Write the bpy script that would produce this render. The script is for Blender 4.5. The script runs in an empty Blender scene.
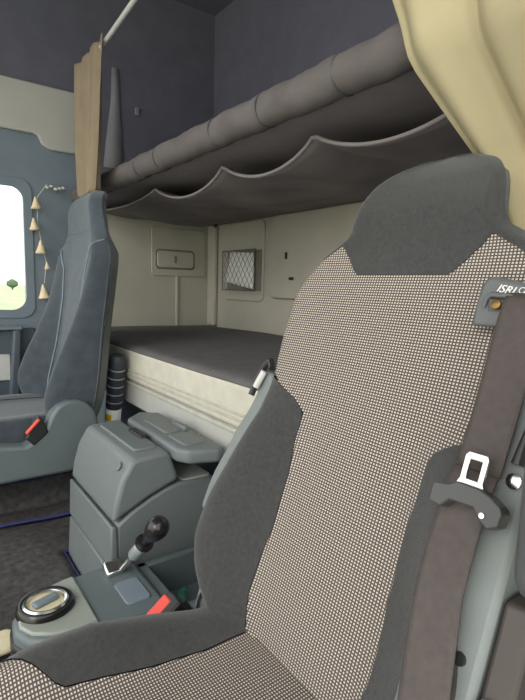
import bpy, bmesh, math, random
from mathutils import Vector, Matrix
random.seed(4)
SC = bpy.context.scene
COL = SC.collection
PI = math.pi

# ------------------------------------------------------------------ materials
def lin(c):
    return tuple(((v/255)/12.92 if v/255 <= .04045 else ((v/255+.055)/1.055)**2.4) for v in c)

def new_mat(name):
    m = bpy.data.materials.new(name)
    m.use_nodes = True
    return m, m.node_tree, m.node_tree.nodes['Principled BSDF']

def mat(name, rgb, rough=.6, metal=0., var=.12, scale=30., bump=0., bscale=400., sheen=0., spec=.5):
    """procedural material: base colour with gentle noise variation and optional fine bump"""
    m, nt, b = new_mat(name)
    c = lin(rgb)
    tc = nt.nodes.new('ShaderNodeTexCoord')
    n = nt.nodes.new('ShaderNodeTexNoise'); n.inputs['Scale'].default_value = scale; n.inputs['Detail'].default_value = 4
    nt.links.new(tc.outputs['Object'], n.inputs['Vector'])
    r = nt.nodes.new('ShaderNodeValToRGB')
    r.color_ramp.elements[0].position = .3; r.color_ramp.elements[1].position = .7
    r.color_ramp.elements[0].color = tuple(v*(1-var) for v in c)+(1,)
    r.color_ramp.elements[1].color = tuple(min(1, v*(1+var)) for v in c)+(1,)
    nt.links.new(n.outputs['Fac'], r.inputs['Fac'])
    nt.links.new(r.outputs['Color'], b.inputs['Base Color'])
    b.inputs['Roughness'].default_value = rough
    b.inputs['Metallic'].default_value = metal
    b.inputs['Specular IOR Level'].default_value = spec
    if sheen:
        b.inputs['Sheen Weight'].default_value = sheen
        b.inputs['Sheen Roughness'].default_value = .5
    if bump:
        n2 = nt.nodes.new('ShaderNodeTexNoise'); n2.inputs['Scale'].default_value = bscale; n2.inputs['Detail'].default_value = 3
        nt.links.new(tc.outputs['Object'], n2.inputs['Vector'])
        bp = nt.nodes.new('ShaderNodeBump'); bp.inputs['Strength'].default_value = bump; bp.inputs['Distance'].default_value = .002
        nt.links.new(n2.outputs['Fac'], bp.inputs['Height'])
        nt.links.new(bp.outputs['Normal'], b.inputs['Normal'])
    return m

def weave_mat():
    m, nt, b = new_mat('woven_check_fabric')
    uv = nt.nodes.new('ShaderNodeUVMap'); uv.uv_map = 'UVMap'
    sp = nt.nodes.new('ShaderNodeSeparateXYZ'); nt.links.new(uv.outputs['UV'], sp.inputs['Vector'])
    outs = []
    for ax, period, lo, hi in (('X', .0045, -.55, .25), ('Y', .0038, -.45, .35)):
        mu = nt.nodes.new('ShaderNodeMath'); mu.operation = 'MULTIPLY'; mu.inputs[1].default_value = 2*PI/period
        nt.links.new(sp.outputs[ax], mu.inputs[0])
        si = nt.nodes.new('ShaderNodeMath'); si.operation = 'SINE'; nt.links.new(mu.outputs[0], si.inputs[0])
        mr = nt.nodes.new('ShaderNodeMapRange'); mr.interpolation_type = 'SMOOTHSTEP'
        mr.inputs['From Min'].default_value = lo; mr.inputs['From Max'].default_value = hi
        nt.links.new(si.outputs[0], mr.inputs['Value']); outs.append(mr)
    mul = nt.nodes.new('ShaderNodeMath'); mul.operation = 'MULTIPLY'
    nt.links.new(outs[0].outputs[0], mul.inputs[0]); nt.links.new(outs[1].outputs[0], mul.inputs[1])
    mx = nt.nodes.new('ShaderNodeMix'); mx.data_type = 'RGBA'
    mx.inputs['A'].default_value = lin((82, 76, 74))+(1,)
    mx.inputs['B'].default_value = lin((198, 187, 173))+(1,)
    nt.links.new(mul.outputs[0], mx.inputs['Factor'])
    nt.links.new(mx.outputs['Result'], b.inputs['Base Color'])
    bp = nt.nodes.new('ShaderNodeBump'); bp.inputs['Strength'].default_value = .3; bp.inputs['Distance'].default_value = .001
    nt.links.new(mul.outputs[0], bp.inputs['Height']); nt.links.new(bp.outputs['Normal'], b.inputs['Normal'])
    b.inputs['Roughness'].default_value = .9; b.inputs['Specular IOR Level'].default_value = .2
    return m

def glass_mat():
    m, nt, b = new_mat('window_glass')
    nt.nodes.remove(b)
    out = nt.nodes['Material Output']
    tr = nt.nodes.new('ShaderNodeBsdfTransparent'); tr.inputs['Color'].default_value = (.93, .96, .95, 1)
    gl = nt.nodes.new('ShaderNodeBsdfGlossy'); gl.inputs['Roughness'].default_value = .02
    fr = nt.nodes.new('ShaderNodeFresnel'); fr.inputs['IOR'].default_value = 1.45
    mx = nt.nodes.new('ShaderNodeMixShader')
    nt.links.new(fr.outputs[0], mx.inputs[0]); nt.links.new(tr.outputs[0], mx.inputs[1]); nt.links.new(gl.outputs[0], mx.inputs[2])
    nt.links.new(mx.outputs[0], out.inputs['Surface'])
    return m

M = {
 'weave': weave_mat(), 'glass': glass_mat(),
 'dark_fabric': mat('charcoal_seat_velour', (60, 60, 60), .95, var=.14, scale=160, bump=.5, bscale=900, sheen=.25, spec=.15),
 'far_fabric': mat('hazed_blue_black_fabric', (80, 89, 97), .95, var=.15, scale=30, bump=.4, bscale=700, sheen=.3, spec=.15),  # window haze is mixed into this colour; the cloth itself is darker
 'far_bolster': mat('slate_bolster_fabric', (66, 73, 80), .95, var=.15, scale=30, bump=.4, bscale=700, sheen=.3, spec=.15),
 'seam': mat('seam_thread', (120, 135, 145), .8),
 'shell': mat('grey_seat_shell_plastic', (118, 124, 123), .55, var=.05, bump=.15, bscale=1200),
 'shell_dark': mat('dark_seat_plastic', (78,80,81), .5, var=.06, bump=.1),
 'recliner': mat('brown_black_metal', (64,57,54), .5, var=.08),
 'webbing': mat('belt_webbing', (80,73,71), .75, var=.1, scale=120, bump=.4, bscale=1500, spec=.3),
 'belt_plastic': mat('black_belt_plastic', (66, 66, 66), .45, var=.04),
 'guide': mat('grey_belt_guide_plastic', (92, 95, 95), .5, var=.04, bump=.1),
 'chrome': mat('bright_metal', (215, 214, 210), .22, metal=1., var=.04),
 'brass': mat('brass_stud', (140,108,62), .4, metal=.8),
 'white': mat('white_print', (225, 225, 225), .6, var=.02),
 'red': mat('red_release_button', (225, 78, 66), .45, var=.03),
 'yellow': mat('yellow_label_print', (225, 195, 40), .5, var=.03),
 'roof': mat('navy_roof_lining', (100,100,113), .95, var=.08, scale=12, bump=.2, bscale=300),
 'roof_pale': mat('pale_grey_lining', (184,182,176), .8, var=.04, scale=8),
 'pillar': mat('hazed_blue_grey_trim', (116,128,138), .7, var=.06, scale=10),  # lightened so the colour carries the bluish haze beside the window
 'wall': mat('beige_wall_lining', (188,184,171), .75, var=.04, scale=10, bump=.1, bscale=500),
 'wall_raised': mat('beige_moulded_panel', (190,185,171), .7, var=.04, scale=10),
 'wall_line': mat('grey_beige_moulding', (128, 125, 116), .7, var=.05),
 'tube': mat('taupe_bolster_fabric', (98,92,91), .9, var=.12, scale=14, bump=.3, bscale=300),
 'sling': mat('dark_taupe_sling_fabric', (120,113,113), .92, var=.12, scale=9, bump=.3, bscale=300),
 'sling_edge': mat('sling_hem', (124,117,115), .9, var=.06),
 'under': mat('bunk_board_underside', (140,133,133), .9, var=.06),
 'sheet': mat('charcoal_bed_sheet', (94, 92, 93), .95, var=.12, scale=20, bump=.3, bscale=600),
 'mattress': mat('cream_mattress_ticking', (192,188,174), .9, var=.07, scale=25, bump=.4, bscale=250),
 'piping': mat('cream_piping', (176,173,162), .8),
 'bunk_base': mat('pale_grey_bunk_base', (174,175,169), .6, var=.04),
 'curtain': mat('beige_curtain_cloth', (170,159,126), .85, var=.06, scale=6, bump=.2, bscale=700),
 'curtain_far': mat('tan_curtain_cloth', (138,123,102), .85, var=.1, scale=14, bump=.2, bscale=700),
 'strap': mat('grey_strap', (136,134,140), .9, var=.06),
 'box': mat('grey_green_box_plastic', (108, 115, 115), .42, var=.04, scale=8, bump=.25, bscale=900),
 'box_top': mat('grey_green_tray_plastic', (106, 114, 115), .45, var=.05, scale=8, bump=.25, bscale=900),
 'console': mat('slate_console_plastic', (98, 108, 110), .42, var=.05, scale=10, bump=.2, bscale=900),
 'console_plate': mat('grey_console_plate', (150, 156, 148), .42, var=.04, scale=10, bump=.2, bscale=900),
 'black': mat('black_plastic', (38, 38, 40), .4, var=.05),
 'gloss_black': mat('glossy_black_knob', (34, 33, 33), .22, var=.05),
 'rubber': mat('black_ribbed_rubber', (50, 56, 62), .55, var=.06),
 'silver': mat('silver_ring', (190, 195, 198), .35, metal=.6),
 'carpet': mat('charcoal_carpet', (80,78,78), 1., var=.3, scale=60, bump=.8, bscale=500, spec=.1),
 'tunnel': mat('dark_floor_rubber', (82,80,80), .9, var=.15, scale=30, bump=.3),
 'blue': mat('blue_piping', (40,50,104), .7, var=.05),
 'cream': mat('cream_cloth', (214, 204, 170), .9, var=.06, bump=.2),
 'green': mat('green_wrapper', (70, 150, 120), .5, var=.3, scale=90),
 'paper': mat('white_paper', (250,249,243), .8, var=.05),
 'net': mat('dark_net_cord', (96,93,86), .8),
 'pocket': mat('grey_pocket_cloth', (140, 136, 126), .9),
 'pendant': mat('cream_felt', (228, 208, 176), .85, var=.1, scale=60),
 'cord': mat('pale_cord', (196, 196, 186), .8),
 'door_pale': mat('pale_door_panel', (196, 196, 192), .6, var=.04),
 'door_dark': mat('slate_door_panel', (76, 86, 95), .6, var=.05),
 'grass': mat('overexposed_grass', (175,185,145), 1., var=.3, scale=.4),  # paled: the overexposed daylight outdoors is put into the grass colour
 'concrete': mat('pale_bounce_surface', (215, 212, 204), .9, var=.08, scale=3),  # surface of the added ground that reflects daylight upward
 'tree': mat('far_tree_foliage', (92, 112, 84), 1., var=.3, scale=2.),
 'bark': mat('tree_bark', (96, 84, 70), 1.),
}

# ------------------------------------------------------------------ helpers
def empty(name, loc, label, cat, group=None):
    o = bpy.data.objects.new(name, None); COL.objects.link(o)
    o.empty_display_size = .05
    o.location = loc; o['label'] = label; o['category'] = cat
    if group: o['group'] = group
    return o

def tag(o, label=None, cat=None, group=None, kind=None):
    if label: o['label'] = label
    if cat: o['category'] = cat
    if group: o['group'] = group
    if kind: o['kind'] = kind
    return o

def origin(o):
    v = Vector((0, 0, 0))
    while o:
        v += o.location; o = o.parent
    return v

def link(name, me, m, parent=None, loc=(0, 0, 0)):
    """mesh is given in world coordinates; the object's own origin goes to loc"""
    o = bpy.data.objects.new(name, me); COL.objects.link(o)
    loc = Vector(loc)
    if parent is not None and loc.length == 0:
        loc = origin(parent)
    me.transform(Matrix.Translation(-loc))
    if parent is not None:
        o.parent = parent
        o.location = loc - origin(parent)
    else:
        o.location = loc
    for k in (m if isinstance(m, (list, tuple)) else [m]):
        me.materials.append(k)
    return o

def finish(me, angle=40):
    me.update()
    me.shade_smooth()
    me.set_sharp_from_angle(angle=math.radians(angle))

def solid(name, verts, faces, m, parent=None, loc=(0, 0, 0), angle=40, bevel=0., seg=2, uvs=None, thick=0., sub=0, fix=True, mats=None):
    me = bpy.data.meshes.new(name)
    me.from_pydata([tuple(v) for v in verts], [], faces)
    if fix:
        bm = bmesh.new(); bm.from_mesh(me)
        if mats is None: bmesh.ops.recalc_face_normals(bm, faces=bm.faces)
        bm.to_mesh(me); bm.free()
    if uvs is not None:
        ul = me.uv_layers.new(name='UVMap')
        for lp in me.loops: ul.data[lp.index].uv = uvs[lp.vertex_index]
    if mats is not None:
        for p, k in zip(me.polygons, mats): p.material_index = k
    finish(me, angle)
    o = link(name, me, m, parent, loc)
    if thick:
        md = o.modifiers.new('thickness', 'SOLIDIFY'); md.thickness = thick; md.offset = 0
    if bevel:
        md = o.modifiers.new('bevel', 'BEVEL'); md.width = bevel; md.segments = seg; md.limit_method = 'ANGLE'; md.angle_limit = math.radians(32)
    if sub:
        md = o.modifiers.new('sub', 'SUBSURF'); md.levels = sub; md.render_levels = sub
    return o

class MB:
    def __init__(s): s.v = []; s.f = []; s.mi = []
    def add(s, vs, fs, mi=0):
        k = len(s.v); s.v += [tuple(v) for v in vs]; s.f += [tuple(i+k for i in f) for f in fs]; s.mi += [mi]*len(fs)
        return s
    def box(s, x0, x1, y0, y1, z0, z1, mi=0, rot=None):
        vs = [Vector((x, y, z)) for x in (x0, x1) for y in (y0, y1) for z in (z0, z1)]
        if rot is not None:
            c = Vector(((x0+x1)/2, (y0+y1)/2, (z0+z1)/2)); vs = [c+rot@(v-c) for v in vs]
        return s.add(vs, [(0, 1, 3, 2), (4, 6, 7, 5), (0, 4, 5, 1), (2, 3, 7, 6), (0, 2, 6, 4), (1, 5, 7, 3)], mi)
    def prism(s, poly, axis, a, b, mi=0):
        """poly: 2-D points in the two other axes (in x,y,z order), extruded a..b along axis"""
        def P(p, t):
            l = list(p); l.insert(axis, t); return tuple(l)
        n = len(poly)
        vs = [P(p, a) for p in poly]+[P(p, b) for p in poly]
        fs = [tuple(range(n)), tuple(range(2*n-1, n-1, -1))]
        fs += [(i, n+i, n+(i+1) % n, (i+1) % n) for i in range(n)]
        return s.add(vs, fs, mi)
    def tube(s, pts, r, n=12, mi=0, caps=True):
        pts = [Vector(p) for p in pts]; rs = r if isinstance(r, (list, tuple)) else [r]*len(pts)
        vs = []; up = None
        for i, p in enumerate(pts):
            d = (pts[min(i+1, len(pts)-1)]-pts[max(i-1, 0)]).normalized()
            if up is None:
                up = Vector((0, 0, 1)) if abs(d.z) < .9 else Vector((1, 0, 0))
            u = (up-d*up.dot(d)).normalized(); w = d.cross(u); up = u
            for k in range(n):
                a = 2*PI*k/n; vs.append(p+(u*math.cos(a)+w*math.sin(a))*rs[i])
        fs = [(i*n+k, i*n+(k+1) % n, (i+1)*n+(k+1) % n, (i+1)*n+k) for i in range(len(pts)-1) for k in range(n)]
        if caps:
            fs += [tuple(range(n-1, -1, -1)), tuple((len(pts)-1)*n+k for k in range(n))]
        return s.add(vs, fs, mi)
    def lathe(s, prof, base, axis=(0, 0, 1), n=32, mi=0):
        """prof: (radius, height) along axis from base"""
        ax = Vector(axis).normalized(); q = Vector((0, 0, 1)).rotation_difference(ax)
        vs = []
        for r, h in prof:
            for k in range(n):
                a = 2*PI*k/n; vs.append(Vector(base)+q@Vector((r*math.cos(a), r*math.sin(a), h)))
        fs = [(i*n+k, i*n+(k+1) % n, (i+1)*n+(k+1) % n, (i+1)*n+k) for i in range(len(prof)-1) for k in range(n)]
        fs += [tuple(range(n-1, -1, -1)), tuple((len(prof)-1)*n+k for k in range(n))]
        return s.add(vs, fs, mi)
    def build(s, name, m, parent=None, loc=(0, 0, 0), **kw):
        multi = len(set(s.mi)) > 1
        return solid(name, s.v, s.f, m, parent, loc, mats=s.mi if multi else None, **kw)

def grid(name, rows, m, parent=None, uv=None, **kw):
    """rows: list of equally long lists of points"""
    nc = len(rows[0]); vs = [p for r in rows for p in r]
    fs = [(i*nc+j, i*nc+j+1, (i+1)*nc+j+1, (i+1)*nc+j) for i in range(len(rows)-1) for j in range(nc-1)]
    uvs = [p for r in uv for p in r] if uv else None
    return solid(name, vs, fs, m, parent, uvs=uvs, fix=False, **kw)

def interp(tab, x):
    """piecewise cosine-free (Catmull-Rom like) interpolation of sorted (x, y) pairs"""
    if x <= tab[0][0]: return tab[0][1]
    if x >= tab[-1][0]: return tab[-1][1]
    for i in range(len(tab)-1):
        x0, y0 = tab[i]; x1, y1 = tab[i+1]
        if x0 <= x <= x1:
            h = x1-x0; t = (x-x0)/h
            m0 = (y1-tab[i-1][1])/(x1-tab[i-1][0]) if i > 0 else (y1-y0)/h
            m1 = (tab[i+2][1]-y0)/(tab[i+2][0]-x0) if i+2 < len(tab) else (y1-y0)/h
            d = (y1-y0)/h
            if m0*d <= 0: m0 = 0
            if m1*d <= 0: m1 = 0
            m0 = max(min(m0, 3*d), -3*abs(d)) if d >= 0 else min(max(m0, 3*d), 3*abs(d))
            m1 = max(min(m1, 3*d), -3*abs(d)) if d >= 0 else min(max(m1, 3*d), 3*abs(d))
            return (2*t**3-3*t*t+1)*y0+(t**3-2*t*t+t)*h*m0+(-2*t**3+3*t*t)*y1+(t**3-t*t)*h*m1

def lerp_tab(tab, x):
    if x <= tab[0][0]: return tab[0][1]
    for (a, b), (c, d) in zip(tab, tab[1:]):
        if x <= c: return b+(d-b)*(x-a)/(c-a)
    return tab[-1][1]

def rrect(x0, x1, y0, y1, r, n=6):
    pts = []
    for cx, cy, a0 in ((x1-r, y1-r, 0), (x0+r, y1-r, 90), (x0+r, y0+r, 180), (x1-r, y0+r, 270)):
        for k in range(n+1):
            a = math.radians(a0+90*k/n); pts.append((cx+r*math.cos(a), cy+r*math.sin(a)))
    return pts

FLOOR = -1.05
TUNNEL = -.75
XL = -2.30       # passenger-side wall
YB = 1.329       # back wall
ROOF = 1.32

# ------------------------------------------------------------------ setting: shell of the cab
o = MB().box(XL-.04, .16, -1.3, YB+.04, FLOOR-.05, FLOOR).build('floor', M['tunnel']); tag(o, kind='structure')
o = MB().box(-1.72, -.735, -1.3, .60, FLOOR, TUNNEL).build('trim_1', M['tunnel'], bevel=.01); tag(o, 'dark raised engine tunnel between the seats', kind='structure')
o = MB().box(XL-.04, .16, -1.0, YB+.04, ROOF, ROOF+.04).build('ceiling', M['roof']); tag(o, kind='structure')
wb = MB().box(XL-.04, .16, YB, YB+.04, FLOOR, .315, 0).box(XL-.04, .16, YB, YB+.04, .315, ROOF, 1)
tag(wb.build('wall_back', [M['wall'], M['roof']]), kind='structure')
# passenger-side wall, with the window opening
WY0, WY1, WZ0, WZ1 = -.55, .432, -.128, .385
wl = MB()
wl.box(XL-.04, XL, .70, YB, FLOOR, .315, 0).box(XL-.04, XL, .70, YB, .315, ROOF, 1)
wl.box(XL-.04, XL, -1.0, .70, .80, ROOF, 1)
wl.box(XL-.04, XL, -1.0, .70, WZ1, .80, 2)
wl.box(XL-.04, XL, WY1, .70, WZ0, WZ1, 2)
wl.box(XL-.04, XL, -1.0, WY0, WZ0, WZ1, 2)
wl.box(XL-.04, XL, -1.0, .70, FLOOR, WZ0, 2)
tag(wl.build('wall_left', [M['wall'], M['roof'], M['pillar']]), kind='structure')
o = MB().box(.12, .16, .50, YB, FLOOR, ROOF).build('wall_right', M['pillar']); tag(o, kind='structure')

# window: rounded frame and pane
inner = rrect(WY0+.005, WY1-.005, WZ0+.005, WZ1-.005, .055, 8)
outer = rrect(WY0-.03, WY1+.03, WZ0-.03, WZ1+.03, .05, 8)
n = len(inner); v = []; f = []
for x in (XL, XL+.006):
    v += [(x, a, b) for a, b in outer]; v += [(x, a, b) for a, b in inner]
for k in range(n):
    k2 = (k+1) % n
    f.append((2*n+k, 2*n+k2, 3*n+k2, 3*n+k)); f.append((k, n+k, n+k2, k2))
    f.append((k, k2, 2*n+k2, 2*n+k)); f.append((n+k, 3*n+k, 3*n+k2, n+k2))
win = solid('window_1', v, f, M['pillar'], bevel=.002); tag(win, kind='structure')
MB().prism(rrect(WY0+.004, WY1-.004, WZ0+.004, WZ1-.004, .05, 6), 0, XL-.006, XL-.002).build('pane', M['glass'], win)

# door panel below the window
d = MB().box(XL, XL+.035, -.9, .46, -1.0, -.20).build('door_1', M['door_dark'], bevel=.012); tag(d, kind='structure')
MB().box(XL+.03, XL+.045, -.8, .352, -.415, -.305).build('pale_inlay', M['door_pale'], d, bevel=.005)
MB().box(XL+.02, XL+.06, -.8, .40, -.205, -.187).build('sill_rail', M['pillar'], d, bevel=.005)
MB().prism([(.362, -.205), (.392, -.205), (.375, -.56), (.335, -.56)], 0, XL+.03, XL+.075).build('pull_handle', M['door_dark'], d, bevel=.008)

# pale lining panel above the window, with a stepped lower edge
o = MB().prism([(-.95, .80), (.668, .795), (.69, .545), (.535, .545), (.505, .56), (.49, .592), (.47, .60), (-.95, .60)], 0, XL, XL+.02).build('trim_2', M['roof_pale'], bevel=.006)
tag(o, 'pale grey stepped lining panel above the window', kind='structure')
# corner post, mouldings of the back and side walls
o = MB().box(XL, XL+.07, YB-.03, YB, -.21, .31).build('trim_3', M['wall_raised'], bevel=.012, seg=3); tag(o, 'beige corner bead', kind='structure')
o = MB().prism(rrect(-2.16, -1.825, -.07, .30, .03), 1, YB-.010, YB).build('trim_4', M['wall_raised'], bevel=.006); tag(o, kind='structure')
o = MB().prism(rrect(-1.78, -.75, -.05, .305, .05), 1, YB-.018, YB).build('trim_5', M['wall_raised'], bevel=.010, seg=3); tag(o, kind='structure')
o = MB().prism(rrect(.99, 1.285, .04, .275, .02), 0, XL, XL+.006).build('trim_6', M['wall_raised'], bevel=.004); tag(o, kind='structure')
o = MB().box(XL, XL+.008, 1.12, 1.135, -.21, .04).build('trim_7', M['wall_raised'], bevel=.003); tag(o, kind='structure')

# ------------------------------------------------------------------ seats
G = [(0, 0.), (.30, 0.), (.42, .04), (.55, .30), (.70, .75), (.82, 1.), (.92, .92), (.98, .55), (1.0, .05)]   # |x|/w -> share of bolster depth

def make_back(root, xc, width, prof, bol, ztab, zb_tab, pb_tab, mats, shell_side=True, wscale=1.0, a=1.0, b=0.0, seams=False, thick=.10, roll=.65, rw=1.):
    """reclined backrest. ztab rows are in the near seat's own heights; z -> a*z+b.
    width(z) half width, prof(z) centre-line Y, bol(z) bolster depth; zb_tab(|x|) lower edge of the headrest cover;
    pb_tab(z): share of the half width that the patterned middle panel covers."""
    def P(p, z):
        w = width(z)*wscale; s = 1 if p >= 0 else -1; q = abs(p)
        if s > 0: w *= 1-(1-rw)*max(0, min(1, (z-.06)/.04))
        x = q; dep = interp(G, q)*bol(z)
        # roll the very edge back
        back = .045*max(0, (q-.86)/.14)**2*(1-roll*max(0, min(1, (z-.03)/.05)))
        if q > .97: x = .97+(q-.97)*1.0
        crown = -.012*q*q*(1-min(1, bol(z)/.03))
        return Vector((xc+s*x*w, prof(z)-dep-crown*0+back-(-crown), a*z+b))
    zs_top = ztab[-1]
    # ---- headrest boundary for every p
    def zhead(p):
        z = ztab[0]; zz = zs_top
        for i in range(400):
            z = -.05+i*(.17)/400
            if z >= zb_tab(p*width(z)): return z
        return zz
    NP = 56
    ps = [-1+2*i/NP for i in range(NP+1)]
    # middle panel
    rows = []; uvs = []
    NZ = 70
    heads = [zhead(p) for p in ps]
    for i in range(NZ+1):
        t = i/NZ
        r = []; ur = []
        for j, p in enumerate(ps):
            z = ztab[0]+(heads[j]-ztab[0])*t
            pb = pb_tab(z)
            pt = P(p*pb, z)
            r.append(pt); ur.append((pt.x-xc, z*1.06))
        rows.append(r); uvs.append(ur)
    grid('backrest_panel', rows, mats['panel'], root, uvs, angle=60)
    # headrest cover
    rows = []
    for i in range(31):
        t = i/30; t = 1-(1-t)**1.6
        rows.append([P(p, heads[j]+(zs_top-heads[j])*t)+Vector((0, -.0012, 0)) for j, p in enumerate(ps)])
    grid('headrest', rows, mats['head'], root, angle=60)
    # side bolsters
    for s in (-1, 1):
        rows = []; edge = []
        zt = mats['ztop']
        for i in range(61):
            z = ztab[0]+(zt-ztab[0])*i/60
            pb = min(1, pb_tab(z))
            rows.append([P(s*(pb+(1-pb)*k/16), z)+Vector((0, -.0012*min(1, 5*(1-pb)), 0)) for k in range(17)])
            edge.append(rows[-1][0])
        bo = grid('side_bolster', rows, mats['bolster'], root, angle=70)
        if seams:
            MB().tube([e+Vector((0, -.002, 0)) for e in edge], .003, 6).build('seam_piping', M['seam'], bo)
    # shell: closes the back
    rows = []
    zz = [ztab[0]+(zs_top-ztab[0])*i/50 for i in range(51)]
    for z in zz:
        w = width(z)*wscale+mats['shell_out']*min(1, max(0, (-.05-z)/.1)); y = prof(z)
        th = thick*min(1, (zs_top-z)/.03+.15)*(1-.5*max(0, min(1, (z+.02)/.06)))
        sec = [(-1.0, .0), (-1.0, .03), (-.98, .05), (-.9, .75), (-.7, 1.), (0, 1.0), (.7, 1.), (.9, .75), (.98, .05), (1.0, .03), (1.0, .0)]
        y0 = y+.024-.014*max(0, min(1, (z-.03)/.05))*(roll > .3)
        hs = 1-(.13 if roll > .3 else .06)*max(0, min(1, (z-.03)/.05))
        r = [Vector((xc+u*w*hs, y0+v*th+.004, a*z+b)) for u, v in sec]
        rows.append(r)
    sh = grid('back_shell', rows, [M['shell'], mats['head']], root, angle=50, mats=[1 if zz[i] > .0 else 0 for i in range(len(zz)-1) for k in range(len(rows[0])-1)])
    return P

# ---- near seat
XC = -.428
near_w = [(-.58, .15), (-.50, .165), (-.47, .185), (-.45, .205), (-.424, .232), (-.386, .249), (-.33, .246), (-.267, .226), (-.191, .208), (-.15, .212), (-.124, .224),
          (-.10, .230), (-.055, .233), (-.013, .233), (.021, .210), (.049, .180), (.065, .150), (.08, .127), (.096, .122), (.126, .115), (.150, .102), (.168, .080), (.179, .048), (.185, .012)]
near_bol = [(-.58, .01), (-.50, .02), (-.45, .04), (-.38, .052), (-.30, .05), (-.22, .04), (-.16, .018), (-.125, .004), (-.10, 0)]
def near_prof(z):
    y = .36+(z+.5)*.36
    if z > .145: y += ((z-.145)/.04)**2*.025
    y -= .012*math.exp(-((z-.115)/.04)**2)
    if z < -.44: y += .35*(z+.44)**2*10*.3
    return y
def near_head(x): return lerp_tab([(-.3, .03), (-.160, .046), (-.132, .069), (-.092, .021), (.064, .021), (.112, .069), (.150, .046), (.3, .03)], x)
near_pb = lambda z: lerp_tab([(-.58, .62), (-.50, .60), (-.475, .52), (-.45, .50), (-.40, .445), (-.34, .42), (-.267, .455), (-.22, .505), (-.195, .515), (-.18, .53), (-.165, .62), (-.15, .78), (-.136, .95), (-.128, 1.0), (.2, 1.0)], z)
near = empty('driver_seat', (XC, .2, FLOOR), 'large checked seat in the foreground with charcoal headrest and belt', 'seat')
Pn = make_back(near, XC, lambda z: interp(near_w, z), near_prof, lambda z: interp(near_bol, z), [-.56, .185], near_head, near_pb,
          dict(panel=M['weave'], head=M['dark_fabric'], bolster=M['dark_fabric'], ztop=-.127, shell_out=.012), thick=.085, rw=.94)

def make_cushion(root, xc, y_back, y_front, z0, halfw, pb, mats, bolh=.02, th=.12, rise=0.):
    def P(p, y):
        t = (y_back-y)/(y_back-y_front); w = lerp_tab(halfw, t); q = abs(p); s = 1 if p >= 0 else -1
        z = z0+rise*t+bolh*(lerp_tab([(0, .1), (.15, .35), (.4, 1.25), (.54, 1.1), (.66, .5), (1, .2)], t) if pb(.13) < .60 else 1.)*math.exp(-((q-.75)/.2)**2)
        if q > .84: z -= th*((q-.84)/.16)**2.2
        if t > .9: z -= th*((t-.9)/.1)**2
        z = max(z, z0-th)
        return Vector((xc+s*w*(q-.02*max(0, q-.98)/.02), y, z))
    rows = []; uv = []
    N = 60
    for i in range(N+1):
        y = y_back+(y_front-y_back)*i/N; b = pb(y)
        r = [P(-b+2*b*k/40, y) for k in range(41)]
        rows.append(r); uv.append([(v.x-xc, y) for v in r])
    grid('seat_cushion', rows, mats['panel'], root, uv, angle=60)
    for s in (-1, 1):
        rows = []
        for i in range(N+1):
            y = y_back+(y_front-y_back)*i/N; b = pb(y)
            rows.append([P(s*(b+(1-b)*k/20), y)+Vector((0, 0, .002)) for k in range(21)])
        grid('cushion_bolster', rows, mats['bolster'], root, angle=70)
    m = MB().box(xc-.19, xc+.19, y_front+.05, y_back-.02, z0-th-.05, z0-.03)
    m.build('cushion_pan', M['shell_dark'], root, bevel=.02)

make_cushion(near, XC, .40, -.16, -.478, [(0, .17), (.1, .19), (.25, .208), (.45, .222), (1, .228)],
             lambda y: lerp_tab([(-.2, .99), (.045, .99), (.06, .93), (.125, .54), (.231, .475), (.30, .46), (.367, .50), (.45, .55)], y),
             dict(panel=M['weave'], bolster=M['dark_fabric']), bolh=.032)
MB().box(XC-.20, XC+.20, -.05, .33, FLOOR, -.66).build('pedestal', M['shell_dark'], near, bevel=.03)

# outboard side of the seat: grey side cover, recliner plate, arm rest
def strip(x0, x1, zs, off0, off1, th):
    m = MB(); vs = []
    for z in zs:
        y = near_prof(z)
        for x, o_ in ((x0, off0), (x1, off1)):
            vs.append((x(z), y+o_, z))
        for x, o_ in ((x1, off1+th), (x0, off0+th)):
            vs.append((x(z), y+o_, z))
    fs = []
    for i in range(len(zs)-1):
        for k in range(4):
            fs.append((4*i+k, 4*i+(k+1) % 4, 4*i+4+(k+1) % 4, 4*i+4+k))
    fs += [(0, 1, 2, 3), tuple(4*(len(zs)-1)+k for k in (3, 2, 1, 0))]
    return m.add(vs, fs)
zs = [-.52+.02*i for i in range(23)]
side = strip(lambda z: -.234-.030*max(0, min(1, (-.22-z)/.10)), lambda z: -.195, zs, -.050, -.050, .07).build('side_cover', M['shell'], near, bevel=.006)
c = Vector((-.2135, near_prof(-.316)-.050, -.316))
MB().lathe([(.006, 0), (.0055, .003)], c, (0, -1, .3), 16).build('hole_shade_disc', M['black'], side)  # proud black disc painting the dark inside of a hole
strip(lambda z: -.193, lambda z: -.168, zs[:14], -.044, -.040, .05).build('recliner_plate', M['recliner'], near, bevel=.004)
arm = MB().prism(rrect(.345, .43, -.225, -.03, .025), 0, -.165, -.11).build('armrest', M['shell_dark'], near, bevel=.012, seg=3)
c = Vector((-.182, near_prof(-.345)-.043, -.345))
MB().lathe([(.011, 0), (.012, .003), (.010, .007), (.004, .008)], c, (0, -1, .3), 20).build('recliner_bolt', M['silver'], near)
c = Vector((-.207, near_prof(-.165)-.050, -.165))
MB().lathe([(.007, 0), (.007, .004), (.003, .006)], c, (0, -1, .3), 16).build('side_bolt', M['chrome'], side)
MB().tube([(-.206, near_prof(-.115)-.052, -.115), (-.207, near_prof(-.150)-.054, -.150)], [.003, .006], 10).build('cover_clip', M['black'], side)

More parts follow.
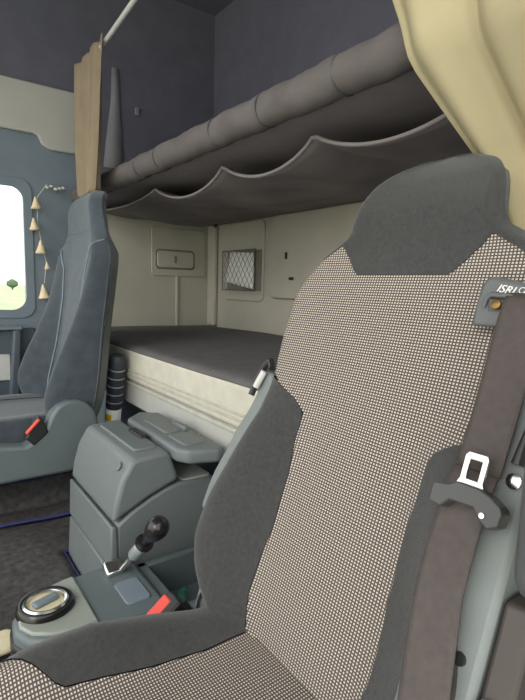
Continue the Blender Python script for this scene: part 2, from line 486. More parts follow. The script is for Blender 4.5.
# inboard side: grey trim cap at the top of the bolster, bracket at the bottom, belt buckle
strip(lambda z: XC-interp(near_w, z)-.018-.024*max(0, min(1, (-.14-z)/.1)), lambda z: XC-interp(near_w, z)+.012, [-.38+.02*i for i in range(13)], -.004, -.010, .05).build('inboard_trim', M['shell'], near, bevel=.005)
MB().tube([(-.668, near_prof(-.18)-.010, -.18), (-.664, near_prof(-.15)-.010, -.15), (-.656, near_prof(-.13)-.010, -.13), (-.642, near_prof(-.12)-.012, -.121), (-.628, near_prof(-.13)-.016, -.130)], .0055, 8).build('trim_cap', M['black'], near)
MB().tube([(-.658, near_prof(-.165)-.014, -.165), (-.648, near_prof(-.138)-.014, -.138)], .0055, 8).build('trim_insert', M['door_pale'], near)
MB().prism([(.335, -.60), (.385, -.455), (.405, -.46), (.36, -.60)], 0, -.672, -.640).build('hinge_bracket', M['shell'], near, bevel=.005)
MB().tube([(-.635, .40, -.46), (-.63, .385, -.50), (-.625, .37, -.54), (-.61, .36, -.56)], [.02, .034, .03, .02], 12).build('gaiter', M['gloss_black'], near)
bk = MB().prism([(.255, -.560), (.275, -.575), (.350, -.525), (.335, -.500)], 0, -.700, -.662).build('belt_buckle', M['black'], near, bevel=.004)
MB().prism([(.285, -.536), (.325, -.506), (.332, -.511), (.290, -.545)], 0, -.704, -.680).build('release_button', M['red'], bk, bevel=.002)
MB().tube([(-.68, .345, -.515), (-.66, .37, -.56), (-.65, .37, -.62)], .008, 8).build('buckle_stalk', M['black'], near)

# belt guide with lettering, webbing and latch tongue
def on_back(x, z, off): return Vector((x, near_prof(z)+off, z))
gv = [(-.304, -.036), (-.306, -.010), (-.304, .010), (-.300, .0165), (-.293, .0175), (-.215, .002), (-.205, -.010), (-.205, -.020), (-.255, -.020), (-.272, -.036)]
vs = [on_back(x, z, -.012) for x, z in gv]+[on_back(x, z, -.026) for x, z in gv]
n = len(gv)
guide = solid('belt_guide', vs, [tuple(range(n)), tuple(range(2*n-1, n-1, -1))]+[(k, n+k, n+(k+1) % n, (k+1) % n) for k in range(n)], M['guide'], near, bevel=.004, seg=3)
MB().tube([on_back(-.294, -.016, -.028), on_back(-.293, -.007, -.029), on_back(-.288, -.002, -.030), on_back(-.27, -.003, -.030), on_back(-.21, -.012, -.030)], [.0015, .0025, .003, .003, .003], 10).build('guide_lip', M['guide'], guide)
MB().prism([(-.290, -.022), (-.290, -.006), (-.21, -.010), (-.21, -.024)], 1, near_prof(-.012)-.029, near_prof(-.012)-.024).build('guide_slot', M['shell_dark'], guide, bevel=.002)
MB().lathe([(.0055, 0), (.005, .003), (.002, .004)], on_back(-.279, -.0125, -.030), (0, -1, .3), 16).build('guide_stud', M['brass'], guide)

def text(name, body, size, loc, m, parent, rot, shear=0., ext=.0005):
    cu = bpy.data.curves.new(name, 'FONT'); cu.body = body; cu.size = size; cu.extrude = ext; cu.shear = shear; cu.align_x = 'LEFT'
    to = bpy.data.objects.new(name, cu); COL.objects.link(to)
    dg = bpy.context.evaluated_depsgraph_get()
    me = bpy.data.meshes.new_from_object(to.evaluated_get(dg))
    bpy.data.objects.remove(to); bpy.data.curves.remove(cu)
    me.transform(Matrix.Translation(Vector(loc))@rot)
    me.materials.clear()
    return link(name, me, m, parent)
tilt = math.atan(.36)
rotm = Matrix.Rotation(PI/2-tilt, 4, 'X')
rotm = Matrix.Rotation(math.radians(9), 4, 'Y')@rotm
text('lettering', 'ISRI', .0122, on_back(-.2855, .0015, -.0275), M['white'], guide, rotm, .25, .0008)
mk = MB()
def mp(x, z): return on_back(-.2585+x+.25*z, -.001-.16*x+z, -.0285)
mk.tube([mp(.0032*math.cos(q*PI/9), .0042+.0028*math.sin(q*PI/9)) for q in range(19)], .00045, 6)
mk.tube([mp(.0034, .0070), mp(.0034, .0022), mp(.0050, .0014)], .00045, 6).tube([mp(-.0045, .0), mp(.0105, .0)], .00045, 6)
mk.tube([mp(.0068, .0014), mp(.0068, .0068), mp(.0100, .0060), mp(.0104, .0014)], .00045, 6)
mk.build('outline_mark', M['white'], guide)

def ribbon(pts, w0, wdir=None, th=.0016):
    vs = []; m = MB()
    n = len(pts)
    for i, (p, w, tw) in enumerate(pts):
        d = Vector((math.cos(tw), -math.sin(tw), 0))
        p = Vector(p)
        for k in range(9):
            s = (k/8-.5)*w
            vs.append(p+d*s)
    fs = [(i*9+k, i*9+k+1, i*9+10+k, i*9+9+k) for i in range(n-1) for k in range(8)]
    return m.add(vs, fs)
bx = -.237
pts = []
for i in range(41):
    t = i/40; z = .000-.50*t
    off = -.030-.032*min(1, t*7)**.7-(.004 if z < -.17 else 0)
    tw = .06*math.sin(t*6)-.12*max(0, min(1, (-.2-z)/.1))
    pts.append(((bx-.012*(1-min(1, t*7))+.002*math.sin(t*9)+.012*max(0, (-.26-z)/.1), near_prof(z)+off, z), .044, tw))
MB.build(ribbon([q for q in pts if q[0][2] > -.175], .047), 'belt_webbing', M['webbing'], near, thick=.0018, fix=False)
lowp = [((q[0][0], q[0][1]-.003, q[0][2]), q[1], q[2]) for q in pts if q[0][2] < -.160]
MB.build(ribbon(lowp, .047), 'belt_webbing', M['webbing'], near, thick=.0018, fix=False)
# tongue: built flat in (x, h) then laid on the belt plane
def tongue_pt(x, h, d):
    th = math.atan(.36); base = Vector((-.232, near_prof(-.178)-.075, -.178))
    cr, sr = 1., 0.
    x, h = x*cr-h*sr, x*sr+h*cr
    return base+Vector((x, h*math.sin(th)-d*math.cos(th), h*math.cos(th)+d*math.sin(th)))
def flat(poly, d0, d1, hole=None):
    m = MB(); n = len(poly)
    vs = [tongue_pt(x, h, d0) for x, h in poly]+[tongue_pt(x, h, d1) for x, h in poly]
    if hole is None:
        return m.add(vs, [tuple(range(n)), tuple(range(2*n-1, n-1, -1))]+[(k, n+k, n+(k+1) % n, (k+1) % n) for k in range(n)])
    vs += [tongue_pt(x, h, d0) for x, h in hole]+[tongue_pt(x, h, d1) for x, h in hole]
    fs = []
    for k in range(n):
        k2 = (k+1) % n
        fs += [(k, k2, 2*n+k2, 2*n+k), (n+k, 3*n+k, 3*n+k2, n+k2), (k, n+k, n+k2, k2), (2*n+k, 2*n+k2, 3*n+k2, 3*n+k)]
    return m.add(vs, fs)
def rel(l): return [(x+.232, (z+.178)/.94) for x, z in l]
tb = flat(rel([(-.262, -.195), (-.262, -.179), (-.259, -.1775), (-.247, -.1755), (-.240, -.171), (-.219, -.171), (-.208, -.174), (-.198, -.179), (-.195, -.184), (-.196, -.194), (-.204, -.199), (-.212, -.195), (-.220, -.187), (-.243, -.188), (-.250, -.196)]), -.006, .011).build('belt_tongue', M['belt_plastic'], near, bevel=.0014, seg=2, angle=25)
flat(rel([(-.2465, -.176), (-.2425, -.168), (-.2425, -.147), (-.240, -.1435), (-.2225, -.1435), (-.220, -.147), (-.220, -.168), (-.215, -.178)]),
     .001, .004, rel([(-.2370, -.1665), (-.2370, -.162), (-.2370, -.156), (-.2370, -.1505), (-.2255, -.1505), (-.2255, -.156), (-.2255, -.162), (-.2255, -.1665)])).build('latch_plate', M['chrome'], tb, bevel=.0008)
MB().lathe([(.003, 0), (.0025, .002)], tongue_pt(.022, -.013, .011), (0, -1, .36), 12).build('rivet', M['chrome'], tb)

# ---- far seat
XF = -1.75
far_w = [(-.58, .15), (-.50, .19), (-.46, .225), (-.424, .245), (-.386, .25), (-.33, .245), (-.267, .235), (-.191, .23), (-.10, .232), (-.055, .233), (-.02, .222),
         (.005, .195), (.03, .165), (.06, .150), (.10, .142), (.13, .128), (.148, .105), (.160, .075), (.169, .045), (.174, .012)]
far_bol = [(-.58, .02), (-.52, .05), (-.47, .085), (-.41, .105), (-.34, .09), (-.26, .062), (-.18, .038), (-.10, .022), (-.03, .012), (.02, .003), (.05, 0)]
FA, FB = 1.12, .113
def far_prof(z):
    zf = FA*z+FB
    y = .432+(zf+.35)*.14
    if z > .135: y += ((z-.135)/.04)**2*.03
    y -= .012*math.exp(-((z-.115)/.04)**2)
    return y
far = empty('passenger_seat', (XF, .2, FLOOR), 'slate blue high-backed seat by the far window', 'seat')
make_back(far, XF, lambda z: interp(far_w, z), far_prof, lambda z: interp(far_bol, z), [-.52, .174],
          lambda x: lerp_tab([(0, .045), (.12, .045), (.3, .03)], abs(x)),
          lambda z: lerp_tab([(-.58, .55), (-.45, .5), (-.3, .46), (-.15, .48), (-.06, .56), (-.02, .72), (.02, 1.0)], z),
          dict(panel=M['far_fabric'], head=M['far_fabric'], bolster=M['far_bolster'], ztop=.018, shell_out=.008), a=FA, b=FB, seams=True, thick=.050, roll=.1)
make_cushion(far, XF, .40, -.16, -.418, [(0, .20), (.2, .215), (.5, .225), (1, .23)],
             lambda y: lerp_tab([(-.2, .7), (.1, .62), (.4, .55)], y),
             dict(panel=M['far_bolster'], bolster=M['far_bolster']), bolh=.012, th=.13)  # panel is the same cloth, its shade painted with the darker bolster tone
sc = MB().prism([(-.12, -.47), (.20, -.46), (.263, -.468), (.295, -.45), (.317, -.425), (.335, -.385), (.352, -.362), (.378, -.35), (.41, -.35), (.435, -.36), (.458, -.385), (.47, -.42), (.475, -.485), (.43, -.55), (.384, -.568), (.195, -.568), (-.12, -.568)], 0, -1.545, -1.49)
sc.build('side_cover', M['console'], far, bevel=.01, seg=3)
MB().box(-1.98, -1.745, -.10, .36, FLOOR, -.55).build('pedestal', M['shell_dark'], far, bevel=.02)
MB().box(-1.99, -1.545, -.10, .40, -.56, -.48).build('seat_frame', M['shell_dark'], far, bevel=.01)
bk = MB().prism([(.262, -.445), (.285, -.47), (.325, -.435), (.308, -.392), (.298, -.388)], 0, -1.53, -1.487).build('belt_buckle', M['black'], far, bevel=.004)
MB().prism([(.262, -.428), (.298, -.390), (.304, -.395), (.268, -.434)], 0, -1.497, -1.483).build('release_button', M['red'], bk, bevel=.003)

# ------------------------------------------------------------------ lower bunk
lb = empty('lower_bunk', (-1.15, .97, FLOOR), 'bunk with charcoal sheet over cream mattress along the back wall', 'bed')
BX1 = .10
base = MB().box(XL+.005, BX1, .606, YB-.035, -.405, -.325).build('bunk_base', M['bunk_base'], lb, bevel=.006)
MB().box(XL+.005, BX1, .70, YB-.035, FLOOR+.001, -.405).build('locker_front', M['pillar'], lb, bevel=.006)
MB().box(XL+.005, BX1, .602, .610, -.338, -.326).build('base_lip', M['piping'], base, bevel=.003)
mt = MB().box(XL+.005, BX1, .600, YB-.035, -.324, -.216).build('mattress', M['mattress'], lb, bevel=.014, seg=4)
for z in (-.300, -.286):
    MB().tube([(XL+.01, .599, z), (BX1-.01, .599, z)], .0035, 8).build('piping', M['piping'], mt)
rows = []
for i in range(25):
    y = .602+(YB-.04-.602)*i/24
    r = []
    for j in range(61):
        x = XL+.006+(BX1-XL-.012)*j/60
        z = -.2085+.004*math.sin(x*5+y*3)*math.sin(y*6)
        if i == 0: z -= .010
        r.append(Vector((x, y, z)))
    rows.append(r)
grid('bed_sheet', rows, M['sheet'], lb, thick=.005)

# ------------------------------------------------------------------ upper bunk
TY, TZ, TR = .642, .367, .0345
ub = empty('upper_bunk', (-1.15, TY, TZ), 'dark upper bunk with taupe front roll hanging above the bed', 'bunk')
rows = []
N = 140
for i in range(N+1):
    x = XL+.03+(.10-XL-.03)*i/N
    r = []
    for k in range(25):
        a = 2*PI*k/24
        rr = TR+.0015*math.sin(x*37+2*math.sin(a))+.0012*math.sin(x*90+a*3)
        r.append(Vector((x, TY+rr*math.cos(a), TZ+rr*math.sin(a))))
    rows.append(r)
tube = grid('front_roll', rows, M['tube'], ub)
for x in (-1.55, -1.40, -1.08, -.885, -.66):
    MB().tube([(x-.002, TY, TZ), (x+.002, TY, TZ)], TR+.0012, 24).build('seam_band', M['shell_dark'], tube)
MB().box(XL+.01, .10, TY+.02, YB-.005, .345, .40).build('bed_board', M['under'], ub)
# sling hung under the board: scalloped front hem
peaks = [-2.25, -1.62, -1.185, -.82, -.42, .09]
def hem(x):
    for a_, b_ in zip(peaks, peaks[1:]):
        if a_ <= x <= b_:
            t = (x-a_)/(b_-a_); s = 4*t*(1-t)
            return s**.8
    return 0
rows = []
NX, NY = 150, 24
for j in range(NY+1):
    t = j/NY
    r = []
    for i in range(NX+1):
        x = XL+.02+(.09-XL-.02)*i/NX
        h = hem(x)
        y0 = .715+.012*h; z0 = .318-.050*h
        if x < -1.62: z0 = .318-.02*h
        y = y0+(YB-.004-y0)*t
        sag = -.020*math.sin(PI*t)*(1-.5*h)
        wr = (.010*math.sin(x*17+y*9)+.006*math.sin(x*41-y*17))*math.sin(PI*t)
        z = z0*(1-t)+.306*t+sag+wr
        r.append(Vector((x, y, z)))
    rows.append(r)
sl = grid('sling', rows, M['sling'], ub, thick=.004)
MB().tube([p+Vector((0, -.001, 0)) for p in rows[0]], .0042, 8).build('sling_hem', M['sling_edge'], sl)

# ------------------------------------------------------------------ curtain rail and curtains
def rail_pt(x): return Vector((x, .475-.0524*x, .752))
rail = MB().tube([rail_pt(-1.95), rail_pt(-1.5), rail_pt(-.8), rail_pt(.10)], .0075, 14).build('curtain_rail', M['door_pale'])
tag(rail, 'pale metal rail crossing the cab under the dark roof', 'rail')

def curtain(name, label, xl, xr, yc, ztop, zbot, folds, amp, m, phase=0., nz=40, nx=120):
    rows = []
    for i in range(nz+1):
        t = i/nz; z = ztop+(zbot-ztop)*t
        a, b = xl(z), xr(z)
        r = []
        for j in range(nx+1):
            s = j/nx
            ph = s*folds*2*PI+phase+.8*math.sin(t*2.3+s*3)
            am = amp*(.55+.6*t)*(1+.3*math.sin(s*9+1))
            r.append(Vector((a+(b-a)*(s+.25/folds/2*math.sin(ph*1.0+1.3)*.6), yc(z)+am*math.sin(ph)+.25*am*math.sin(2.3*ph+t*2), z)))
        rows.append(r)
    o = grid(name, rows, m, thick=.002)
    return tag(o, label, 'curtain')
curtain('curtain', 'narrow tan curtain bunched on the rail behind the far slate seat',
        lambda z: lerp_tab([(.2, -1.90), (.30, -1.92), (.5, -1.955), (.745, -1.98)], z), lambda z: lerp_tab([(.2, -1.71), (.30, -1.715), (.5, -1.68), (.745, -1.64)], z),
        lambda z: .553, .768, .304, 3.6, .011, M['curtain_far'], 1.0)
curtain('curtain', 'wide beige curtain hanging behind the charcoal headrest at upper right',
        lambda z: lerp_tab([(-.1, -.33), (.10, -.39), (.187, -.432), (.25, -.462), (.31, -.49), (.37, -.505), (.44, -.532), (.50, -.532), (.745, -.50)], z),
        lambda z: lerp_tab([(-.1, -.16), (.2, -.10), (.5, .04), (.745, .09)], z),
        lambda z: lerp_tab([(.04, .70), (.19, .685), (.33, .585), (.45, .572), (.745, .49)], z), .742, .05, 4.5, .013, M['curtain'], .6)

# grey strap on the side lining above the bunk
sv = []
for z, y0, y1 in ((.945, .806, .838), (.80, .800, .846), (.62, .775, .855), (.515, .764, .862)):
    sv.append([Vector((XL+.001, y0, z)), Vector((XL+.006, (y0+y1)/2, z)), Vector((XL+.001, y1, z))])
tag(grid('safety_strap', sv, M['strap'], thick=.004), 'grey tapering strap hanging right of the tan curtain', 'strap')
tag(MB().box(XL, XL+.012, .912, .930, .765, .80).build('wall_clip_slot', M['strap'], bevel=.003), 'tiny grey clip on the dark lining above the upper bunk', 'clip')

# ------------------------------------------------------------------ wall fittings
h = empty('wall_hatch', (XL, 1.115, .12), 'long low hatch with dark outline on the far side wall', 'hatch')
MB().prism(rrect(1.008, 1.222, .074, .17, .02), 0, XL+.004, XL+.012).build('frame', M['wall_line'], h, bevel=.003)
MB().prism(rrect(1.016, 1.214, .082, .162, .016), 0, XL+.010, XL+.016).build('lid', M['wall'], h, bevel=.003)
MB().box(XL+.014, XL+.021, 1.107, 1.117, .105, .14).build('latch', M['wall_line'], h, bevel=.002)
p = empty('net_pocket', (-1.97, YB-.01, .08), 'dark diamond-mesh net pocket fixed to the back wall', 'net pocket')
pk = MB(); NY_ = YB-.046
px0, px1, pz0, pz1 = -2.115, -1.835, -.02, .165
for a_, b_ in (((px0, pz0), (px1, pz0)), ((px0, pz1), (px1, pz1)), ((px0, pz0), (px0, pz1)), ((px1, pz0), (px1, pz1))):
    pk.tube([(a_[0], NY_, a_[1]), (b_[0], NY_, b_[1])], .0022, 8)
pk.build("net_border", M["net"], p)
MB().box(px0, px1, YB-.016, YB-.011, pz0, pz1).build('pocket_back', M['pocket'], p)
nb = MB(); step = .036
for sgn in (1, -1):
    k = -12
    while k < 24:
        c0 = px0+k*step
        pts_ = []
        for tt in range(41):
            z = pz0+(pz1-pz0)*tt/40; x = c0+sgn*(z-pz0)*.75
            if px0 <= x <= px1: pts_.append((x, NY_-.002*sgn*0, z))
        if len(pts_) > 1: nb.tube([pts_[0], pts_[-1]], .0009, 6)
        k += 1
nb.build('net', M['net'], p)
rows = []
for i in range(11):
    r = []
    for j in range(13):
        u, v_ = j/12, i/10
        A_ = Vector((-2.10, 0, .018)).lerp(Vector((-1.865, 0, -.012)), u); B_ = Vector((-2.06, 0, .163)).lerp(Vector((-1.86, 0, .150)), u)
        q = A_.lerp(B_, v_); q.y = YB-.038+.004*math.sin(u*7+v_*3); r.append(q)
    rows.append(r)
tag(grid('paper_sheet', rows, M['paper'], thick=.004), 'crumpled white sheet tucked behind the diamond-mesh net', 'paper')
tag(MB().box(-1.655, -1.643, YB-.024, YB-.017, .117, .145).build('wall_clip_slot', M['black'], bevel=.002), 'small upright black block standing for a dark slot on the beige back wall, upper of two', 'clip')  # raised black block painted for the dark opening of a slot
tag(MB().box(-1.625, -1.597, YB-.024, YB-.017, .030, .042).build('wall_clip_slot', M['black'], bevel=.002), 'small flat black block standing for a dark slot on the beige back wall, lower of two', 'clip')  # second slot, its dark opening likewise drawn as a black block
tag(MB().tube([(-2.225, YB-.03, .30), (-2.20, YB-.045, .292), (-2.175, YB-.05, .297)], .007, 8).build('coat_hook', M['black']), 'small dark hook in the corner under the upper bunk', 'hook')

# hanging pendants by the window
g = empty('pendant_garland', (-2.26, .49, .40), 'string of cream triangular pendants hanging beside the bright window', 'garland')
pos = [(.470, .318, 1.), (.462, .232, 1.), (.484, .140, 1.1), (.507, .064, .6), (.493, -.045, 1.2)]
MB().tube([(-2.27, .515, .40), (-2.27, .478, .345), (-2.27, .474, .25), (-2.27, .487, .16), (-2.27, .505, .08), (-2.27, .495, -.01)], .0015, 6).build('cord', M['cord'], g)
for k, (y, z, s) in enumerate(pos):
    m = MB(); hh = .05*s
    q = random.uniform(-.3, .3)
    m.lathe([(.003, hh), (.008*s, hh*.7), (.015*s, hh*.3), (.021*s, .004), (.018*s, 0)], (-2.262, y, z-hh/2), (0, q*.4, 1), 14)
    m.build('pendant', M['pendant'], g)
for y, z in ((.517, .386), (.532, .392), (.550, .384), (.566, .388), (.580, .392)):
    MB().lathe([(.002, -.007), (.008, -.004), (.009, 0), (.008, .004), (.002, .007)], (-2.265, y, z), (0, 0, 1), 10).build('bead', M['cord'], g)
MB().tube([(-2.27, .505, .393), (-2.268, .55, .385), (-2.27, .595, .393)], .0015, 6).build('cord', M['cord'], g)

# ------------------------------------------------------------------ storage box between the seats
bxr = empty('storage_box', (-1.16, .45, TUNNEL), 'grey plastic cool box with curved lid between the seats', 'box')
X0, X1 = -1.325, -1.0
lid = MB().prism([(.342, -.517), (.348, -.475), (.362, -.425), (.385, -.385), (.400, -.380), (.470, -.376), (.478, -.384), (.495, -.43), (.497, -.450), (.47, -.459), (.43, -.474), (.385, -.496)], 0, X0, X1).build('lid', M['box'], bxr, bevel=.010, seg=3)
MB().prism(rrect(X0+.04, X1-.04, .405, .465, .012), 2, -.381, -.372).build('lid_top_pad', M['box_top'], lid, bevel=.004)
MB().box(-1.19, -1.11, .448, .470, -.376, -.366).build('finger_grip', M['black'], lid, bevel=.004)
MB().lathe([(.010, 0), (.010, .003), (.007, .004)], (-1.04, .371, -.405), (0, -.85, .5), 20).build('lock_button', M['box_top'], lid)
body = MB().prism([(.352, -.525), (.385, -.502), (.43, -.480), (.47, -.465), (.50, -.458), (.598, -.462), (.598, TUNNEL+.001), (.352, TUNNEL+.001)], 0, X0+.003, X1-.003).build('body', M['box'], bxr, bevel=.006)
MB().prism([(.338, -.521), (.352, -.525), (.356, -.62), (.335, -.62)], 0, X0, X1).build('drawer_front', M['box'], bxr, bevel=.005)
MB().prism([(.335, -.626), (.356, -.626), (.356, TUNNEL+.004), (.329, TUNNEL+.004)], 0, X0, X1).build('lower_front', M['box'], bxr, bevel=.005)
MB().prism(rrect(X0+.03, X1-.012, .512, .590, .01), 2, -.464, -.456).build('lit_bin_pad', M['console_plate'], bxr, bevel=.003)  # flat pad; its lighter colour paints the lit inside of a bin
MB().box(-1.24, -1.10, .56, .596, -.45, -.398).build('tray_support', M['box_top'], bxr, bevel=.004)
tr = MB().prism([(-1.335, .535), (-1.285, .482), (-.985, .482), (-.955, .500), (-.93, .565), (-.945, .585), (-1.30, .585)], 2, -.400, -.366).build('rear_tray', M['box_top'], bxr, bevel=.009, seg=3)
MB().prism(rrect(-1.24, -1.10, .510, .555, .008), 2, -.372, -.362).build('tray_inset', M['box'], tr, bevel=.003)
MB().prism(rrect(-1.075, -.985, .505, .560, .008), 2, -.372, -.362).build('tray_inset', M['box'], tr, bevel=.003)
MB().box(-1.16, -1.09, .556, .572, -.368, -.354).build('tray_catch', M['box'], tr, bevel=.004)

# ------------------------------------------------------------------ centre console with gear lever
cs = empty('centre_console', (-.91, .26, TUNNEL), 'slate plastic console with chrome ring and tray beside the near seat', 'console')
outl = [(-.988, .385), (-.990, .335), (-1.004, .318), (-1.005, .30), (-1.0, .245), (-.985, .185), (-.962, .150), (-.925, .130), (-.885, .127), (-.852, .142), (-.828, .175), (-.815, .22), (-.80, .30), (-.795, .385)]
MB().prism(outl, 2, TUNNEL+.001, -.606).build('console_body', M['console'], cs, bevel=.016, seg=4)
plate = [(-.992, .255), (-.990, .235), (-.976, .187), (-.956, .157), (-.924, .139), (-.887, .136), (-.858, .150), (-.838, .178), (-.828, .215), (-.826, .255)]
MB().prism(plate, 2, -.609, -.600).build('front_plate', M['console_plate'], cs, bevel=.003)
rc = Vector((-.921, .187, -.6))
rg = MB().lathe([(.052, -.004), (.051, .004), (.047, .010), (.043, .010), (.042, .004), (.041, .003)], rc, n=48).build('ring_surround', M['gloss_black'], cs)
MB().lathe([(.0405, .002), (.0405, .010), (.037, .013), (.033, .012), (.031, .007), (.031, .004)], rc, n=48).build('chrome_ring', M['chrome'], rg)
MB().lathe([(.031, .0), (.031, .006), (.029, .007)], rc, n=40).build('ring_face', M['cream'], rg)
MB().box(rc.x-.010, rc.x+.010, rc.y-.024, rc.y+.024, -.594, -.585, rot=Matrix.Rotation(.3, 3, 'Z')).build('ring_slot', M['pillar'], rg, bevel=.004)
MB().prism(rrect(-.925, -.845, .315, .365, .01), 2, -.608, -.603).build('lever_pocket', M['pillar'], cs, bevel=.002)
# lever
lv = MB().box(-.985, -.950, .312, .350, -.606, -.588, rot=Matrix.Rotation(.5, 3, 'Y')).build('lever_base', M['chrome'], cs, bevel=.005)
p0, p1 = Vector((-.958, .345, -.598)), Vector((-.826, .372, -.452))
dv = (p1-p0)
def al(t): return p0+dv*t
MB().tube([al(0), al(.5)], .0065, 14).build('lever_shaft', M['chrome'], cs)
MB().lathe([(.0095, 0), (.0125, .006), (.0125, .05), (.010, .054)], al(.32), dv, 20).build('lever_sleeve', M['silver'], cs)
MB().lathe([(.010, 0), (.0185, .002), (.0185, .006), (.010, .009)], al(.60), dv, 24).build('lever_collar', M['gloss_black'], cs)
MB().lathe([(.010, 0), (.012, .012), (.016, .028), (.021, .046), (.022, .058), (.019, .070), (.011, .078), (.002, .080)], al(.66), dv, 24).build('gear_knob', M['gloss_black'], cs)
MB().prism([(x*1.0-(.003 if x < -.9 else -.003), y-(.004 if y < .2 else 0)) for x, y in outl if y < .29], 2, TUNNEL+.002, -.628).build('front_skirt', M['black'], cs, bevel=.008, seg=3)
# tray behind the console
ty = MB()
tx0, tx1, ty0, ty1 = -.990, -.79, .388, .503
ty.box(tx0, tx0+.018, ty0, ty1+.05, TUNNEL+.001, -.618).box(tx1-.02, tx1, ty0, ty1+.05, TUNNEL+.001, -.618).box(tx0, tx1, ty0, ty0+.022, TUNNEL+.001, -.618).box(tx0, tx1, ty1+.035, ty1+.05, TUNNEL+.001, -.618)
ty.box(tx0+.01, tx1-.01, ty0+.01, ty1+.045, TUNNEL+.001, -.70)
tray = ty.build('tray', M['console'], cs, bevel=.003)
for k, (x, y, s, lab) in enumerate(((-.925, .468, .013, 'green crumpled wrapper in the console tray, nearest the seat'), (-.948, .482, .010, 'small green wrapper in the console tray, nearer the box'))):
    bm = bmesh.new(); bmesh.ops.create_icosphere(bm, subdivisions=2, radius=s)
    for v_ in bm.verts:
        v_.co = v_.co*random.uniform(.7, 1.25); v_.co.z *= .7; v_.co += Vector((x, y, -.700+s*.75))
    w = solid('wrapper', [v_.co.copy() for v_ in bm.verts], [tuple(q.index for q in f_.verts) for f_ in bm.faces], M['green'], angle=20, loc=(x, y, -.70)); bm.free()
    tag(w, lab, 'wrapper')

# ------------------------------------------------------------------ ribbed torch behind the box
t0, t1 = Vector((-1.700, .560, TUNNEL+.012)), Vector((-1.565, .560, -.232))
td = (t1-t0); tl = td.length
to = empty('torch', t0, 'black ribbed torch with white label leaning behind the grey box', 'torch')
MB().lathe([(.024, 0), (.026, .004), (.026, tl-.26)], t0, td, 24).build('lower_tube', M['shell_dark'], to)
MB().lathe([(.0265, tl-.26), (.0265, tl-.195), (.025, tl-.19)], t0, td, 24).build('label_band', M['paper'], to)
lm = MB(); lq = Vector((0, 0, 1)).rotation_difference(td)
lv_ = [t0+lq@Vector((.0272*math.cos(q), .0272*math.sin(q), h_)) for h_ in (tl-.232, tl-.208) for q in [math.radians(-95+9*k) for k in range(8)]]
lm.add(lv_, [(k, k+1, k+9, k+8) for k in range(7)]).build('label_print', M['yellow'], to)
gp = MB().lathe([(.024, tl-.195), (.027, tl-.185), (.027, tl-.02), (.022, tl-.004), (.018, tl)], t0, td, 24).build('grip', M['rubber'], to)
for k in range(5):
    hh = tl-.165+.029*k
    MB().lathe([(.0265, hh-.0025), (.0282, hh-.0015), (.0282, hh+.0015), (.0265, hh+.0025)], t0, td, 24).build('grip_ring', M['silver'], gp)

# ------------------------------------------------------------------ mats and cloth on the tunnel
def floor_mat(name, label, xs, ylo, yhi, zf, m):
    """xs: columns; ylo(x), yhi(x): front and rear edge; zf(x, y): height of the top"""
    rows = []
    for i in range(31):
        rows.append([Vector((x, ylo(x)+(yhi(x)-ylo(x))*i/30, 0)) for x in xs(i/30)])
    for r in rows:
        for q in r: q.z = zf(q.x, q.y)
    root = empty(name, rows[15][15], label, 'mat')
    grid('pile', rows, m, root, thick=.008)
    ring = rows[0]+[r[-1] for r in rows[1:]]+rows[-1][-2::-1]+[r[0] for r in rows[-2:0:-1]]
    MB().tube(ring+[ring[0]], .0045, 8).build('edge_piping', M['blue'], root)
    return root
def wav(x, y): return .006*math.sin(x*14+y*9)+.005*math.sin(y*23-x*6)
floor_mat('floor_mat', 'charcoal floor mat with blue edge beside the slate blue seat', lambda t: [-1.70+(.10+.10*t)*k/30 for k in range(31)], lambda x: -.35, lambda x: .56,
          lambda x, y: TUNNEL+.040+max(0, (-1.62-x))*.8+wav(x, y)*.6, M['carpet'])
cols = [-1.585+.24*k/20 for k in range(21)]+[-1.328]+[-1.328+.30*k/20 for k in range(1, 21)]
floor_mat('floor_mat', 'wide charcoal floor mat with blue edge in front of the grey box', lambda t: cols, lambda x: -.35, lambda x: .55 if x < -1.34 else .320,
          lambda x, y: TUNNEL+.022+wav(x, y), M['carpet'])
cl = MB().prism(rrect(-1.05, -.984, -.06, .150, .02), 2, TUNNEL+.032, TUNNEL+.048).build('folded_cloth', M['cream'], bevel=.012, seg=3)
tag(cl, 'cream folded cloth on the floor mat beside the console', 'cloth')

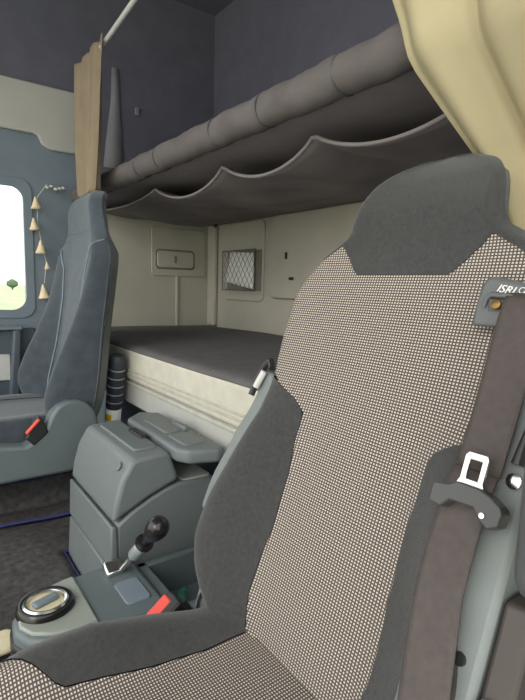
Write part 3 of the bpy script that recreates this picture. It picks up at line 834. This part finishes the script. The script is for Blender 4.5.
# ------------------------------------------------------------------ outside
o = MB().box(-300, 300, -300, 300, -2.75, -2.65).build('ground', M['grass']); tag(o, 'green field outside the truck', kind='structure')
o = MB().box(-9, 9, -30, 30, -2.65, -2.62).build('bounce_ground', M['concrete']); tag(o, 'unseen pale ground added around the truck to bounce light up', kind='structure')  # out of view, added to throw daylight up onto the roof lining
for k in range(9):
    x, y = -150-6*random.random(), -20+9*k
    rr = random.uniform(1.5, 2.2)
    t_ = empty('tree', (x, y, -2.65), 'distant hazy tree on the field seen through the window', 'tree', 'trees beyond the window')
    MB().tube([(x, y, -2.65), (x, y, -.9)], [.2, .14], 8).build('trunk', M['bark'], t_)
    m = MB(); 
    prof_ = [(.1, -2.2)]+[(rr*math.sin(PI*(q+.5)/9)*random.uniform(.85, 1.1), -2.2+2.5*q/8) for q in range(9)]+[(.1, .32)]
    m.lathe(prof_, (x, y, 0), n=14); m.build('crown', M['tree'], t_)

# ------------------------------------------------------------------ light
w = bpy.data.worlds.new('World'); SC.world = w; w.use_nodes = True
SC.cycles.diffuse_bounces = 8; SC.cycles.max_bounces = 16
nt = w.node_tree; bg = nt.nodes['Background']
sky = nt.nodes.new('ShaderNodeTexSky'); sky.sky_type = 'HOSEK_WILKIE'
sky.sun_direction = Vector((.35, -.6, .7)).normalized(); sky.turbidity = 6.; sky.ground_albedo = .3
mixn = nt.nodes.new('ShaderNodeMix'); mixn.data_type = 'RGBA'; mixn.inputs['Factor'].default_value = .85
mixn.inputs['B'].default_value = (1.0, 1.0, .98, 1)
nt.links.new(sky.outputs['Color'], mixn.inputs['A'])
nt.links.new(mixn.outputs['Result'], bg.inputs['Color'])
bg.inputs['Strength'].default_value = 1.95
sd = bpy.data.lights.new('sun', 'SUN'); sd.energy = .6; sd.angle = math.radians(25); sd.color = (1, .95, .86)
so = bpy.data.objects.new('sun', sd); COL.objects.link(so)
so.rotation_euler = Vector((.35, -.75, .45)).to_track_quat('Z', 'Y').to_euler()

# ------------------------------------------------------------------ camera
cd = bpy.data.cameras.new('camera'); cam = bpy.data.objects.new('camera', cd); COL.objects.link(cam)
right = Vector((.58540426, .81031022, .02644256)); down = Vector((.11805113, -.05292701, -.99159602)); fwd = Vector((-.80210086, .5836061, -.12664174))
R3 = Matrix((right, -down, -fwd)).transposed()
cam.matrix_world = R3.to_4x4()
cd.sensor_fit = 'HORIZONTAL'; cd.sensor_width = 36; cd.lens = 496/525*36
cd.clip_start = .01; cd.clip_end = 1000
SC.camera = cam

vs_ = SC.view_settings
vs_.view_transform = 'Standard'; vs_.look = 'None'; vs_.gamma = 1; vs_.use_curve_mapping = False; vs_.exposure = .5
